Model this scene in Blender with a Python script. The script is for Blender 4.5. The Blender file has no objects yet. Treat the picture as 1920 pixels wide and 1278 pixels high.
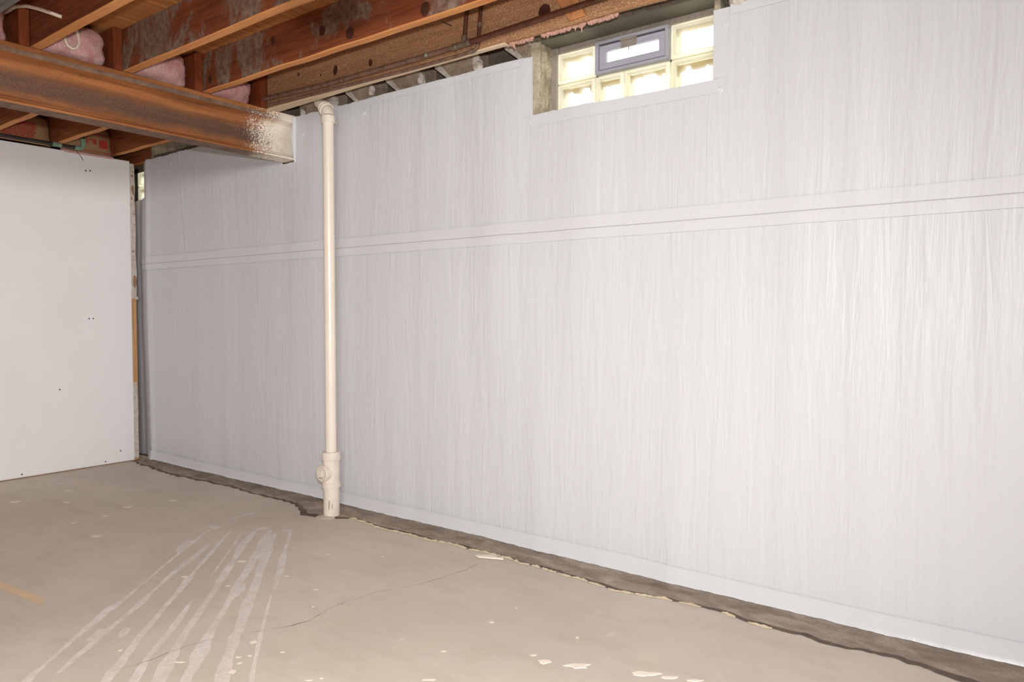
import bpy, bmesh, math, random
import numpy as np
from mathutils import Vector, Matrix
random.seed(7)
C = bpy.context.scene
COL = C.collection

# ------------------------------------------------------------------ camera
cam = bpy.data.cameras.new('camera'); cam_o = bpy.data.objects.new('camera', cam); COL.objects.link(cam_o)
cam.sensor_width = 36; cam.lens = 36 * 1361.9 / 1920; cam.clip_start = .05
yaw, pitch, roll = math.radians(36.746), math.radians(-2.1327), math.radians(.0307)
cam_o.location = (0, -2.75, 1.1244)
cam_o.rotation_mode = 'QUATERNION'
cam_o.rotation_quaternion = (Matrix.Rotation(yaw, 3, 'Z') @ Matrix.Rotation(math.pi/2 + pitch, 3, 'X') @ Matrix.Rotation(roll, 3, 'Z')).to_quaternion()
C.camera = cam_o

# ------------------------------------------------------------------ world, lights, exposure
w = bpy.data.worlds.new('daylight'); C.world = w; w.use_nodes = True
bg = w.node_tree.nodes['Background']; bg.inputs[0].default_value = (1, .98, .93, 1); bg.inputs[1].default_value = 4.5

def lamp(name, kind, loc, aim, energy, color, **kw):
    l = bpy.data.lights.new(name, kind); l.energy = energy; l.color = color
    for k, v in kw.items(): setattr(l, k, v)
    o = bpy.data.objects.new(name, l); COL.objects.link(o); o.location = loc
    d = Vector(aim) - Vector(loc); o.rotation_mode = 'QUATERNION'; o.rotation_quaternion = d.to_track_quat('-Z', 'Y')
    return o
# the photographer's flash just above the lens
lamp('camera_flash', 'SPOT', (.03, -2.75, 1.28), (-5.6, -.55, -.25), 308, (1, .985, .98), spot_size=math.radians(178), spot_blend=1.0, shadow_soft_size=.035)
# added area light, soft fill from behind the photographer
lamp('bounced_flash', 'AREA', (.9, -5.1, 2.0), (-5.6, -1.3, .75), 238, (1, .99, .985), shape='RECTANGLE', size=3.6, size_y=.6)
C.view_settings.view_transform = 'Standard'
try: C.view_settings.look = 'None'
except Exception: pass
C.view_settings.gamma = 1; C.view_settings.exposure = 0; C.view_settings.use_curve_mapping = False

# ------------------------------------------------------------------ helpers
def lin(r, g, b):
    f = lambda c: (c/255/12.92) if c/255 <= .04045 else ((c/255+.055)/1.055)**2.4
    return (f(r), f(g), f(b), 1)

def link(o, parent=None):
    COL.objects.link(o)
    if parent is not None: o.parent = parent
    return o

def mesh_obj(name, verts, faces, mats, parent=None, mi=None, smooth=False):
    me = bpy.data.meshes.new(name); me.from_pydata([tuple(map(float, v)) for v in verts], [], [tuple(map(int, f)) for f in faces])
    for m in (mats if isinstance(mats, (list, tuple)) else [mats]): me.materials.append(m)
    if mi is not None: me.polygons.foreach_set('material_index', mi)
    bm = bmesh.new(); bm.from_mesh(me); bmesh.ops.recalc_face_normals(bm, faces=bm.faces); bm.to_mesh(me); bm.free()
    if smooth: me.polygons.foreach_set('use_smooth', [True]*len(me.polygons))
    me.update()
    return link(bpy.data.objects.new(name, me), parent)

class MB:
    """collects simple shapes and links them as one mesh object"""
    def __init__(s): s.v = []; s.f = []; s.m = []
    def add(s, v, f, m=0):
        n = len(s.v); s.v += [tuple(p) for p in v]; s.f += [tuple(i+n for i in q) for q in f]; s.m += [m]*len(f); return s
    def box(s, x0, x1, y0, y1, z0, z1, m=0, mb=None):
        v = [(x, y, z) for x in (x0, x1) for y in (y0, y1) for z in (z0, z1)]
        f = [(0,1,3,2),(4,6,7,5),(0,4,5,1),(2,3,7,6),(0,2,6,4),(1,5,7,3)]
        n = len(s.m); s.add(v, f, m)
        if mb is not None: s.m[n+4] = mb     # bottom face
        return s
    def prism(s, poly, axis, a, b, m=0):
        """poly: 2-D outline in the other two axes, extruded along axis from a to b"""
        n = len(poly); g = {'x': lambda p, t: (t, p[0], p[1]), 'y': lambda p, t: (p[0], t, p[1]), 'z': lambda p, t: (p[0], p[1], t)}[axis]
        v = [g(p, a) for p in poly] + [g(p, b) for p in poly]
        f = [tuple(range(n)), tuple(range(2*n-1, n-1, -1))] + [(i, (i+1) % n, n+(i+1) % n, n+i) for i in range(n)]
        return s.add(v, f, m)
    def tube(s, path, r, seg=14, m=0, cap=True):
        P = [Vector(p) for p in path]; R = r if isinstance(r, (list, tuple)) else [r]*len(P)
        v = []; up = None
        for i, p in enumerate(P):
            t = (P[min(i+1, len(P)-1)] - P[max(i-1, 0)]).normalized()
            if up is None:
                up = Vector((0, 0, 1)) if abs(t.z) < .9 else Vector((0, 1, 0))
            a = (up - t*up.dot(t)).normalized(); up = a; b = t.cross(a)
            v += [p + (a*math.cos(2*math.pi*k/seg) + b*math.sin(2*math.pi*k/seg))*R[i] for k in range(seg)]
        f = [(i*seg+k, i*seg+(k+1) % seg, (i+1)*seg+(k+1) % seg, (i+1)*seg+k) for i in range(len(P)-1) for k in range(seg)]
        if cap: f += [tuple(range(seg)), tuple(range(len(v)-1, len(v)-seg-1, -1))]
        return s.add(v, f, m)
    def lathe(s, o, d, prof, seg=28, m=0):
        """prof: (distance along d, radius)"""
        o = Vector(o); d = Vector(d).normalized()
        return s.tube([o+d*h for h, _ in prof], [max(r, 1e-4) for _, r in prof], seg, m)
    def build(s, name, mats, parent=None, smooth=False, bevel=0):
        o = mesh_obj(name, s.v, s.f, mats, parent, s.m, smooth)
        if bevel:
            bm = bmesh.new(); bm.from_mesh(o.data)
            bmesh.ops.bevel(bm, geom=list(bm.edges), offset=bevel, segments=1, affect='EDGES', clamp_overlap=True)
            bm.to_mesh(o.data); bm.free()
        if smooth and hasattr(o.data, 'set_sharp_from_angle'): o.data.set_sharp_from_angle(angle=math.radians(35))
        return o

def tag(o, label=None, cat=None, group=None, kind=None):
    for k, v in (('label', label), ('category', cat), ('group', group), ('kind', kind)):
        if v: o[k] = v
    return o
def empty(name, loc=(0, 0, 0)):
    o = bpy.data.objects.new(name, None); o.location = loc; o.empty_display_size = .1; return link(o)
def adopt(root, kids):
    """parts modelled in room coordinates are hung on their thing's empty"""
    for k in kids:
        k.parent = root; k.matrix_parent_inverse = Matrix.Translation(-root.location)

def vnoise(x, seed=0):
    x = np.asarray(x, float); i = np.floor(x).astype(int); f = x-i; f = f*f*(3-2*f)
    h = lambda n: np.modf(np.abs(np.sin((n+seed*57.3)*127.1)*43758.5453))[0]*2-1
    return h(i)*(1-f) + h(i+1)*f
def vnoise2(x, y, seed=0):
    x, y = np.broadcast_arrays(np.asarray(x, float), np.asarray(y, float))
    i, j = np.floor(x).astype(int), np.floor(y).astype(int); f, g = x-i, y-j; f = f*f*(3-2*f); g = g*g*(3-2*g)
    h = lambda a, b: np.modf(np.abs(np.sin(a*127.1+b*311.7+seed*74.7)*43758.5453))[0]*2-1
    return (h(i, j)*(1-f)+h(i+1, j)*f)*(1-g) + (h(i, j+1)*(1-f)+h(i+1, j+1)*f)*g
def vn3(p, s, seed=0):
    return float(vnoise2(p[0]*s+p[2]*s*.63, p[1]*s-p[2]*s*.71, seed)) * .6 + float(vnoise2(p[2]*s, p[0]*s*.7+p[1]*s*.6, seed+3)) * .4

# ------------------------------------------------------------------ materials
class NT:
    def __init__(s, name):
        s.m = bpy.data.materials.new(name); s.m.use_nodes = True; s.t = s.m.node_tree; s.t.nodes.clear()
        s.out = s.n('ShaderNodeOutputMaterial'); s.bsdf = s.n('ShaderNodeBsdfPrincipled'); s.l(s.bsdf.outputs[0], s.out.inputs[0])
        s.tc = s.n('ShaderNodeTexCoord')
    def n(s, t, **kw):
        x = s.t.nodes.new(t)
        for k, v in kw.items(): setattr(x, k, v)
        return x
    def l(s, a, b): s.t.links.new(a, b)
    def set(s, node, **kw):
        for k, v in kw.items():
            i = node.inputs[k.replace('_', ' ')]
            if isinstance(v, bpy.types.NodeSocket): s.l(v, i)
            else: i.default_value = v
        return node
    def coords(s, scale=(1, 1, 1), rnd=False):
        mp = s.n('ShaderNodeMapping'); s.l(s.tc.outputs['Object'], mp.inputs['Vector']); mp.inputs['Scale'].default_value = scale
        if rnd:
            oi = s.n('ShaderNodeObjectInfo'); mu = s.n('ShaderNodeMath', operation='MULTIPLY'); s.l(oi.outputs['Random'], mu.inputs[0]); mu.inputs[1].default_value = 37
            s.l(mu.outputs[0], mp.inputs['Location'])
        return mp.outputs[0]
    def noise(s, vec, scale, detail=4, rough=.55, dist=0):
        x = s.n('ShaderNodeTexNoise'); s.l(vec, x.inputs['Vector']); s.set(x, Scale=scale, Detail=detail, Roughness=rough, Distortion=dist); return x.outputs[0]
    def ramp(s, fac, stops):
        r = s.n('ShaderNodeValToRGB'); e = r.color_ramp.elements
        while len(e) < len(stops): e.new(.5)
        for i, (p, c) in enumerate(stops): e[i].position = p; e[i].color = c if len(c) == 4 else (*c, 1)
        s.l(fac, r.inputs[0]); return r.outputs[0]
    def grey(s, fac, a, b): return s.ramp(fac, [(a, (0, 0, 0, 1)), (b, (1, 1, 1, 1))])
    def mix(s, fac, a, b, blend='MIX'):
        x = s.n('ShaderNodeMix', data_type='RGBA', blend_type=blend)
        for sock, v in ((x.inputs['Factor'], fac), (x.inputs[6], a), (x.inputs[7], b)):
            if isinstance(v, bpy.types.NodeSocket): s.l(v, sock)
            else: sock.default_value = v
        return x.outputs[2]
    def math(s, op, a, b=0.0):
        x = s.n('ShaderNodeMath', operation=op)
        for i, v in enumerate((a, b)):
            if isinstance(v, bpy.types.NodeSocket): s.l(v, x.inputs[i])
            else: x.inputs[i].default_value = v
        return x.outputs[0]
    def bump(s, h, strength=.3, dist=.01, nrm=None):
        x = s.n('ShaderNodeBump'); s.l(h, x.inputs['Height']); s.set(x, Strength=strength, Distance=dist)
        if nrm is not None: s.l(nrm, x.inputs['Normal'])
        return x.outputs[0]
    def done(s, color, rough=.6, nrm=None, spec=.4, metal=0.0):
        b = s.bsdf
        s.set(b, Base_Color=color, Roughness=rough, Metallic=metal); b.inputs['Specular IOR Level'].default_value = spec
        if nrm is not None: s.l(nrm, b.inputs['Normal'])
        return s.m

def plain(name, c, rough=.6, var=.12, scale=8, bump=.1, spec=.4, metal=0.0, bs=60):
    t = NT(name); v = t.coords(rnd=True); n = t.noise(v, scale)
    dk = tuple(x*(1-var) for x in c[:3])+(1,); lt = tuple(min(1, x*(1+var)) for x in c[:3])+(1,)
    col = t.ramp(n, [(.3, dk), (.7, lt)])
    return t.done(col, rough, t.bump(t.noise(v, bs, 3), bump, .004), spec, metal)

def wood(name, lo, hi, residue=0.0, speckle=0.0, grain=(1.2, 26, 26), dark=None, rough=.75):
    t = NT(name); g = t.coords(grain, True); p = t.coords((1, 1, 1), True)
    wv = t.noise(g, 2.2, 5, .6, .8)
    col = t.ramp(wv, [(.28, lo), (.5, tuple((a+b)/2 for a, b in zip(lo, hi))), (.72, hi)])
    big = t.noise(p, 3.0, 3)
    col = t.mix(t.grey(big, .35, .7), col, tuple(x*.72 for x in lo[:3])+(1,), 'MIX') if dark else col
    h = wv
    if residue:
        st = t.coords((1.0, 1.0, .55), True)
        a = t.noise(st, 3.2, 6, .66, .9); b = t.noise(t.coords((6, 6, 2.5), True), 3, 5)
        mk = t.math('MULTIPLY', t.grey(a, .53-residue*.1, .58-residue*.1), t.grey(b, .25, .5))
        col = t.mix(t.math('MULTIPLY', mk, .85), col, t.ramp(t.noise(p, 40, 3), [(.3, lin(98, 80, 68)), (.7, lin(146, 128, 112))]))
    if speckle:
        sp = t.noise(p, 190, 2, .7)
        col = t.mix(t.math('MULTIPLY', t.grey(sp, .5, .66), speckle), col, lin(205, 172, 136))
        col = t.mix(t.math('MULTIPLY', t.grey(t.noise(p, 150, 2, .7), .6, .7), speckle), col, lin(90, 60, 40))
    return t.done(col, rough, t.bump(h, .25, .004), .25)

M = {}
# white reinforced sheet: fine upright wrinkles
def sheet_mat(name, base, wr, rough):
    t = NT(name); 
    n1 = t.noise(t.coords((62, 4, 4.5)), 1.0, 3, .55, .9); n2 = t.noise(t.coords((22, 4, 2.0)), 1.0, 3, .5, 1.2); n3 = t.noise(t.coords((260, 10, 200)), 1.0, 2)
    h = t.math('ADD', t.math('ADD', t.math('MULTIPLY', n1, .38), n2), t.math('MULTIPLY', n3, .06))
    c = t.mix(t.grey(t.noise(t.coords((9, 1, .5)), 1, 3), .3, .7), base, tuple(x*.965 for x in base[:3])+(1,))
    return t.done(c, rough, t.bump(h, wr, .012), .45)
M['sheet'] = sheet_mat('white_sheet', lin(207, 208, 211), .30, .44)
M['tape'] = sheet_mat('white_tape', lin(210, 211, 213), .10, .34)
M['hem'] = sheet_mat('white_tape_plain', lin(209, 211, 213), .12, .36)
M['seam'] = plain('seam_shade', lin(176, 174, 175), .5, .04)  # grey of the sheet edge showing through the tape
M['button'] = plain('white_plastic', lin(210, 213, 215), .3, .02, spec=.5)

def concrete_floor():
    t = NT('floor_concrete'); p = t.coords()
    a = t.noise(p, .9, 5, .6, .4); b = t.noise(t.coords((1.4, 3.2, 1)), 3.2, 6, .65, .3); f = t.noise(p, 170, 3, .7)
    col = t.ramp(a, [(.3, lin(197, 187, 172)), (.5, lin(207, 197, 183)), (.72, lin(216, 207, 194))])
    col = t.mix(t.math('MULTIPLY', t.grey(b, .5, .72), .4), col, lin(186, 172, 156))
    col = t.mix(t.math('MULTIPLY', t.grey(t.noise(t.coords((2, 1, 1)), 2.3, 5, .6), .58, .72), .3), col, lin(218, 199, 176))
    sm = t.noise(t.coords((11, 2.2, 1)), 1.6, 5, .7, .5)
    col = t.mix(t.math('MULTIPLY', t.grey(sm, .64, .74), .45), col, lin(226, 216, 204))
    col = t.mix(t.math('MULTIPLY', t.grey(f, .62, .75), .35), col, lin(168, 152, 136))
    h = t.math('ADD', t.math('MULTIPLY', b, .5), t.math('MULTIPLY', f, .12))
    return t.done(col, .72, t.bump(h, .16, .006), .3)
M['floor'] = concrete_floor()
def cement():
    t = NT('dark_cement'); a = t.noise(t.coords((2, 5, 5)), 3, 6, .65, .6); f = t.noise(t.coords(), 130, 3, .7); c = t.noise(t.coords((1, 6, 1)), 5, 4)
    col = t.ramp(a, [(.3, lin(132, 119, 106)), (.5, lin(157, 143, 129)), (.68, lin(182, 167, 152))])
    col = t.mix(t.math('MULTIPLY', t.grey(f, .5, .7), .4), col, lin(110, 97, 86))
    col = t.mix(t.math('MULTIPLY', t.grey(c, .58, .7), .4), col, lin(104, 91, 80))
    return t.done(col, .8, t.bump(t.math('ADD', a, t.math('MULTIPLY', f, .25)), .5, .008), .25)
M['cement'] = cement()
M['cement_edge'] = plain('damp_cement_edge', lin(98, 85, 74), .7, .3, 14, .4)  # darker colour along the strip's front edge
def concrete(name, lo, hi, sc=5):
    t = NT(name); p = t.coords(); a = t.noise(p, sc, 6, .68, .3); f = t.noise(p, 90, 3, .7)
    return t.done(t.mix(t.math('MULTIPLY', t.grey(f, .5, .7), .4), t.ramp(a, [(.32, lo), (.66, hi)]), tuple(x*.6 for x in lo[:3])+(1,)), .9, t.bump(t.math('ADD', a, f), .6, .012), .2)
M['wallconc'] = concrete('old_concrete', lin(100, 91, 80), lin(130, 119, 106))
M['reveal'] = concrete('rough_reveal', lin(146, 135, 112), lin(206, 194, 170), 10)
M['block'] = concrete('block_face', lin(140, 120, 102), lin(190, 170, 150), 12)
M['mortar'] = concrete('pale_mortar', lin(186, 176, 164), lin(226, 218, 206), 20)
M['winmortar'] = concrete('window_mortar', lin(150, 141, 130), lin(168, 158, 146), 6)
M['lintel'] = plain('grey_green_paint', lin(112, 108, 94), .7, .12, 10)
M['drywall'] = plain('drywall_paper', lin(245, 243, 243), .82, .02, 3, .05, .2, bs=120)
M['paintwall'] = plain('plain_wall', lin(128, 122, 116), .85, .05)
M['hole'] = plain('screw_hole_dark', lin(55, 50, 48), .8)
M['dirt'] = plain('dust_line', lin(150, 125, 105), .9)
M['tear'] = concrete('torn_compound', lin(196, 184, 172), lin(226, 218, 210), 30)
M['brownpaper'] = plain('brown_paper', lin(158, 124, 96), .85, .12)
M['stud'] = wood('stud_wood', lin(178, 128, 84), lin(222, 178, 130), grain=(26, 26, 1.2))
# framing
OR1, OR2 = lin(96, 46, 26), lin(138, 76, 44)
M['joist'] = wood('joist_wood', OR1, OR2, residue=.0)
M['joist_r'] = wood('joist_wood_residue', OR1, OR2, residue=.75)
M['joist_r2'] = wood('joist_wood_some_residue', OR1, OR2, residue=.25)
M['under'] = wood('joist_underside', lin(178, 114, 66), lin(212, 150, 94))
M['rim'] = wood('dusty_joist', lin(140, 98, 66), lin(170, 124, 88), speckle=.8)
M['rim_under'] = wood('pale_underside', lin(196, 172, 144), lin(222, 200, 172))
M['farjoist'] = wood('far_joist', lin(118, 64, 34), lin(160, 98, 58))
M['scab'] = wood('scab_wood', lin(96, 42, 20), lin(130, 64, 30), grain=(6, 26, 3))
M['scrap'] = wood('scrap_wood', lin(170, 104, 58), lin(206, 142, 90), speckle=.4, grain=(20, 26, 2))
M['plank'] = wood('subfloor', lin(142, 86, 46), lin(192, 130, 76), grain=(26, 1.2, 26))
M['knot'] = plain('knot', lin(70, 34, 20), .7, .3, 40)
M['endgrain'] = plain('end_grain', lin(120, 62, 30), .9, .3, 30)
def rust(name='rusty_steel', grey=0):
    t = NT(name); p = t.coords(); st = t.coords((1.5, .35, 7))
    sep = t.n('ShaderNodeSeparateXYZ'); t.l(t.tc.outputs['Object'], sep.inputs[0])
    a = t.noise(st, 4, 5, .6, .4); f = t.noise(p, 120, 3, .75); g = t.noise(p, 7, 5, .6)
    col = t.ramp(a, [(.3, lin(112, 66, 36)), (.5, lin(145, 90, 50)), (.72, lin(174, 115, 68))])
    # web middle darker, fillets orange: own colour plus painted-in light on the fillets
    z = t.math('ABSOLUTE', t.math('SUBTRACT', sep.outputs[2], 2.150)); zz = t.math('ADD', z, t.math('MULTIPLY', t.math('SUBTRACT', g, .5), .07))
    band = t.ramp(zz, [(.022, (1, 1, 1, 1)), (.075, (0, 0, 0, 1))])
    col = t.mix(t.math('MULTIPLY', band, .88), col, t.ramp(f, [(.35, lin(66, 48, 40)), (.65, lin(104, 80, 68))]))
    col = t.mix(t.math('MULTIPLY', t.grey(f, .55, .7), .5), col, lin(78, 44, 24))
    if grey: col = t.mix(.8, col, t.ramp(t.noise(p, 16, 5, .7), [(.3, lin(84, 68, 58)), (.7, lin(132, 114, 102))]))
    # old white paint on the wall end, breaking up into specks
    y = t.math('ADD', sep.outputs[1], t.math('MULTIPLY', t.math('SUBTRACT', f, .5), .75))
    y = t.math('ADD', y, t.math('MULTIPLY', t.math('SUBTRACT', g, .5), .28))
    pm = t.ramp(t.math('ADD', y, .5), [(.24, (0, 0, 0, 1)), (.36, (1, 1, 1, 1))])
    col = t.mix(pm, col, t.ramp(g, [(.3, lin(222, 208, 188)), (.7, lin(238, 228, 214))]))
    return t.done(col, .75, t.bump(t.math('ADD', f, a), .35, .006), .3)
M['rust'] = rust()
M['flange_grey'] = rust('scaly_flange', 1)
M['copper'] = plain('old_copper', lin(92, 56, 40), .45, .25, 18, .15, .5, .35)
M['copper_dusty'] = plain('dusty_copper', lin(112, 84, 68), .7, .35, 40, .3, .3, .1)
M['verdigris'] = plain('green_corrosion', lin(126, 152, 130), .85, .2, 50, .4)
M['solder'] = plain('solder_joint', lin(112, 96, 80), .5, .3, 40, .3, .4, .3)
M['darkpipe'] = plain('dark_pipe', lin(58, 52, 50), .5, .2, 20, .2, .4, .2)
M['pvc'] = plain('cream_pvc', lin(233, 222, 206), .30, .05, 5, .06, .5, bs=30)
M['pvc_dirty'] = plain('grimy_pvc', lin(224, 212, 198), .5, .08, 18, .15, .4)
M['pvc_line'] = plain('grime_line', lin(140, 118, 96), .7, .2)
M['kraft'] = plain('kraft_paper', lin(170, 134, 98), .8, .12, 9, .35, .2, bs=14)
M['redink'] = plain('red_print', lin(176, 50, 42), .8, .12)
M['cable'] = plain('cable_jacket', lin(214, 196, 176), .5, .06)
M['duct'] = plain('galvanised_sheet', lin(96, 93, 90), .6, .12, 12, .1, .4, .3)
M['ventmetal'] = plain('vent_paint', lin(166, 166, 176), .5, .04, 6, .05)
M['ventdark'] = plain('vent_gasket', lin(70, 68, 72), .7)
M['latch'] = plain('latch_metal', lin(170, 160, 150), .4, .1, 20, .1, .5, .4)
M['flake'] = plain('paint_flake', lin(240, 228, 212), .7, .05)
M['peel'] = plain('peeled_coating', lin(216, 200, 172), .75, .1, 30, .3)
M['yellow'] = plain('tape_residue', lin(222, 198, 164), .8, .06, 20)
M['crack'] = plain('floor_crack', lin(140, 123, 108), .9, .25, 30)
M['lampmetal'] = plain('lamp_enamel', lin(60, 60, 62), .5)
def fluff(name, lo, hi):
    t = NT(name); p = t.coords(rnd=True); a = t.noise(p, 16, 5, .65, .8); f = t.noise(t.coords((60, 60, 14), True), 3, 4, .7, 1.2)
    return t.done(t.ramp(a, [(.3, lo), (.7, hi)]), .95, t.bump(t.math('ADD', a, f), .8, .02), .1)
M['pink'] = fluff('pink_fibre', lin(238, 164, 160), lin(252, 214, 208))
M['pink_tuft'] = fluff('tuft_fibre', lin(222, 164, 142), lin(246, 206, 188))
def chalk():
    t = NT('chalky_scrape'); t.bsdf.inputs['Base Color'].default_value = lin(250, 244, 236); t.bsdf.inputs['Roughness'].default_value = .85
    tr = t.n('ShaderNodeBsdfTransparent'); mx = t.n('ShaderNodeMixShader')
    n = t.noise(t.coords((3, 3, 3)), 3, 4, .6, .4); f = t.noise(t.coords(), 60, 2, .6)
    k = t.ramp(t.math('ADD', t.math('MULTIPLY', n, .7), t.math('MULTIPLY', f, .3)), [(.30, (.28, .28, .28, 1)), (.62, (.75, .75, .75, 1))])
    t.l(k, mx.inputs[0]); t.l(tr.outputs[0], mx.inputs[1]); t.l(t.bsdf.outputs[0], mx.inputs[2]); t.l(mx.outputs[0], t.out.inputs[0]); return t.m
M['chalk'] = chalk()
def glass(name, tint, k, body):
    t = NT(name); tr = t.n('ShaderNodeBsdfTransparent'); tr.inputs[0].default_value = tint; tl = t.n('ShaderNodeBsdfTranslucent'); tl.inputs[0].default_value = body
    gl = t.n('ShaderNodeBsdfGlossy'); gl.inputs['Roughness'].default_value = .15
    m1 = t.n('ShaderNodeMixShader'); m1.inputs[0].default_value = k; t.l(tr.outputs[0], m1.inputs[1]); t.l(tl.outputs[0], m1.inputs[2])
    m2 = t.n('ShaderNodeMixShader'); m2.inputs[0].default_value = .05; t.l(m1.outputs[0], m2.inputs[1]); t.l(gl.outputs[0], m2.inputs[2]); t.l(m2.outputs[0], t.out.inputs[0]); return t.m
M['pane'] = glass('block_pane', (.97, .98, .95, 1), .35, (.9, .9, .84, 1))
def edge_glass():
    t = NT('block_edge_glass'); tl = t.n('ShaderNodeBsdfTranslucent'); tl.inputs[0].default_value = (.90, .88, .74, 1)
    mx = t.n('ShaderNodeMixShader'); mx.inputs[0].default_value = .62
    t.bsdf.inputs['Base Color'].default_value = lin(240, 238, 222); t.bsdf.inputs['Roughness'].default_value = .2
    t.l(t.bsdf.outputs[0], mx.inputs[1]); t.l(tl.outputs[0], mx.inputs[2]); t.l(mx.outputs[0], t.out.inputs[0]); return t.m
M['edge'] = edge_glass()
def outside_band_mat():
    t = NT('mortar_smear'); tl = t.n('ShaderNodeBsdfTranslucent'); tl.inputs[0].default_value = lin(206, 194, 156)
    mx = t.n('ShaderNodeMixShader'); mx.inputs[0].default_value = .5; t.bsdf.inputs['Base Color'].default_value = lin(216, 202, 168)
    t.l(t.bsdf.outputs[0], mx.inputs[1]); t.l(tl.outputs[0], mx.inputs[2]); t.l(mx.outputs[0], t.out.inputs[0]); return t.m
M['smear'] = outside_band_mat()

# ------------------------------------------------------------------ the setting
XL, XR, YF = -6.8, 2.6, -5.6
ex = [-6.8, -5.63, -5.513, -5.184, -4.844, -4.6, -4.281, -3.95, -3.762, -3.644, -3.56, -3.46, -3.38, -3.29, -3.23, -3.17, -3.11, -3.05, -2.95, -2.796, -2.513, -2.297, -2.003, -1.82, -1.657, -1.345, -1.228, -1.029, -.878, -.69, -.614, -.453, -.357, -.208, 0, 2.6]
ey = [-.07, -.07, -.086, -.118, -.14, -.115, -.098, -.10, -.098, -.096, -.130, -.178, -.216, -.212, -.190, -.185, -.135, -.092, -.105, -.128, -.138, -.112, -.112, -.125, -.145, -.155, -.118, -.116, -.138, -.138, -.156, -.137, -.146, -.169, -.16, -.16]
xs = np.arange(XL, XR+.001, .012)
edge = np.interp(xs, ex, ey) + .010*vnoise(xs*9, 1) + (.006 + .008*(xs < -3.3))*vnoise(xs*28, 2) + .003*vnoise(xs*75, 3)
n = len(xs)
V = []; F = []
for rows in range(1):
    V += [(x, e, -.03) for x, e in zip(xs, edge)]
    V += [(x, e, -.001) for x, e in zip(xs, edge)]
    V += [(x, e-.012, .0) for x, e in zip(xs, edge)]
    V += [(x, -.6, .0) for x in xs]
    V += [(x, YF, .0) for x in xs]
for r in range(4):
    F += [(r*n+i, r*n+i+1, (r+1)*n+i+1, (r+1)*n+i) for i in range(n-1)]
floor = tag(mesh_obj('floor', V, F, M['floor']), kind='structure')

MB().box(XL-.1, XR+.1, YF-.1, .3, -.16, -.1).build('slab_base', M['wallconc'], floor)
# cement strip filling the trench along the wall
xs2 = np.arange(XL, XR, .02); e2 = np.interp(xs2, xs, edge)
prof = [(0, .034, .030), (.10, .028, .020), (.3, .012, .006), (.55, .004, .002), (.8, .0, -.002), (1.0, 0, -.009), (1.12, 0, -.012)]
V = []; nr = len(prof)
for j, (u, _, z) in enumerate(prof):
    for x, e in zip(xs2, e2):
        V.append((x, .018*(1-u) + e*u, z + .0045*float(vnoise2(x*8, u*5, 4)) + .002*float(vnoise2(x*40, u*9, 5))*(0 < u < .95)))
m_ = len(xs2); F = [(r*m_+i, r*m_+i+1, (r+1)*m_+i+1, (r+1)*m_+i) for r in range(nr-1) for i in range(m_-1)]
mi = [1 if r >= nr-3 else 0 for r in range(nr-1) for i in range(m_-1)]
strip = mesh_obj('cement_strip', V, F, [M['cement'], M['cement_edge']], None, mi, True)
tag(strip, 'long strip of dark grey cement patching the floor along the white sheeted wall', 'cement patch', kind='thing')

# walls
wb = MB()
W1 = (-1.93, -1.083, 2.02, 2.362); W2 = (-6.2, -5.45, 1.99, 2.27)
wb.box(-5.40, W1[0], .022, .30, -.1, 2.30); wb.box(W1[0], W1[1], .022, .30, -.1, W1[2]); wb.box(W1[1], XR, .022, .30, -.1, 2.30)
wb.box(XL, -5.40, .085, .30, -.1, W2[2]); wb.box(XL, W2[0], .10, .30, W2[2], 2.56); wb.box(W2[1], -5.40, .10, .30, W2[2], 2.56); wb.box(W2[0], W2[1], .10, .30, W2[3], 2.56)
wb.box(-5.40, W1[0], .14, .30, 2.30, 2.56); wb.box(W1[1], XR, .14, .30, 2.30, 2.56); wb.box(W1[0], W1[1], .14, .30, W1[3], 2.56)
wall_back = tag(wb.build('wall_back', M['wallconc']), kind='structure')
# rough blocks on top of the wall between the sheet and the joist, with lumps of mortar squeezed out beside them
ends = [-3.66, -3.03, -2.66, -2.307, -1.945]
for q, xe in enumerate(ends[1:]):
    w_ = (.20, .24, .235, .15)[q]
    MB().prism([(xe-w_, 2.42), (xe-w_+.02, 2.375), (xe-w_+.10, 2.295), (xe, 2.295), (xe, 2.42)], 'y', .02, .14).build('block', M['block'], wall_back)
    MB().prism([(xe-w_-.018, 2.42), (xe-w_-.012, 2.37), (xe-w_+.085, 2.295), (xe-w_+.11, 2.295), (xe-w_+.035, 2.372), (xe-w_+.03, 2.42)], 'y', .014, .06).build('mortar', M['mortar'], wall_back)
MB().prism([(-3.66, 2.42), (-3.66, 2.295), (-3.37, 2.295), (-3.37, 2.42)], 'y', .02, .14).build('block', M['block'], wall_back)
MB().prism([(-1.0, 2.42), (-1.03, 2.295), (2.5, 2.295), (2.5, 2.42)], 'y', .02, .14).build('block', M['block'], wall_back)
MB().prism([(-5.44, 2.42), (-5.44, 2.255), (-4.3, 2.255), (-4.3, 2.42)], 'y', .03, .14).build('block', M['reveal'], wall_back)
MB().box(-4.3, -3.8, .03, .14, 2.25, 2.42).build('block', M['wallconc'], wall_back)
MB().box(-6.0, -5.50, .05, .14, 2.285, 2.42).build('block', M['farjoist'], wall_back)
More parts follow.
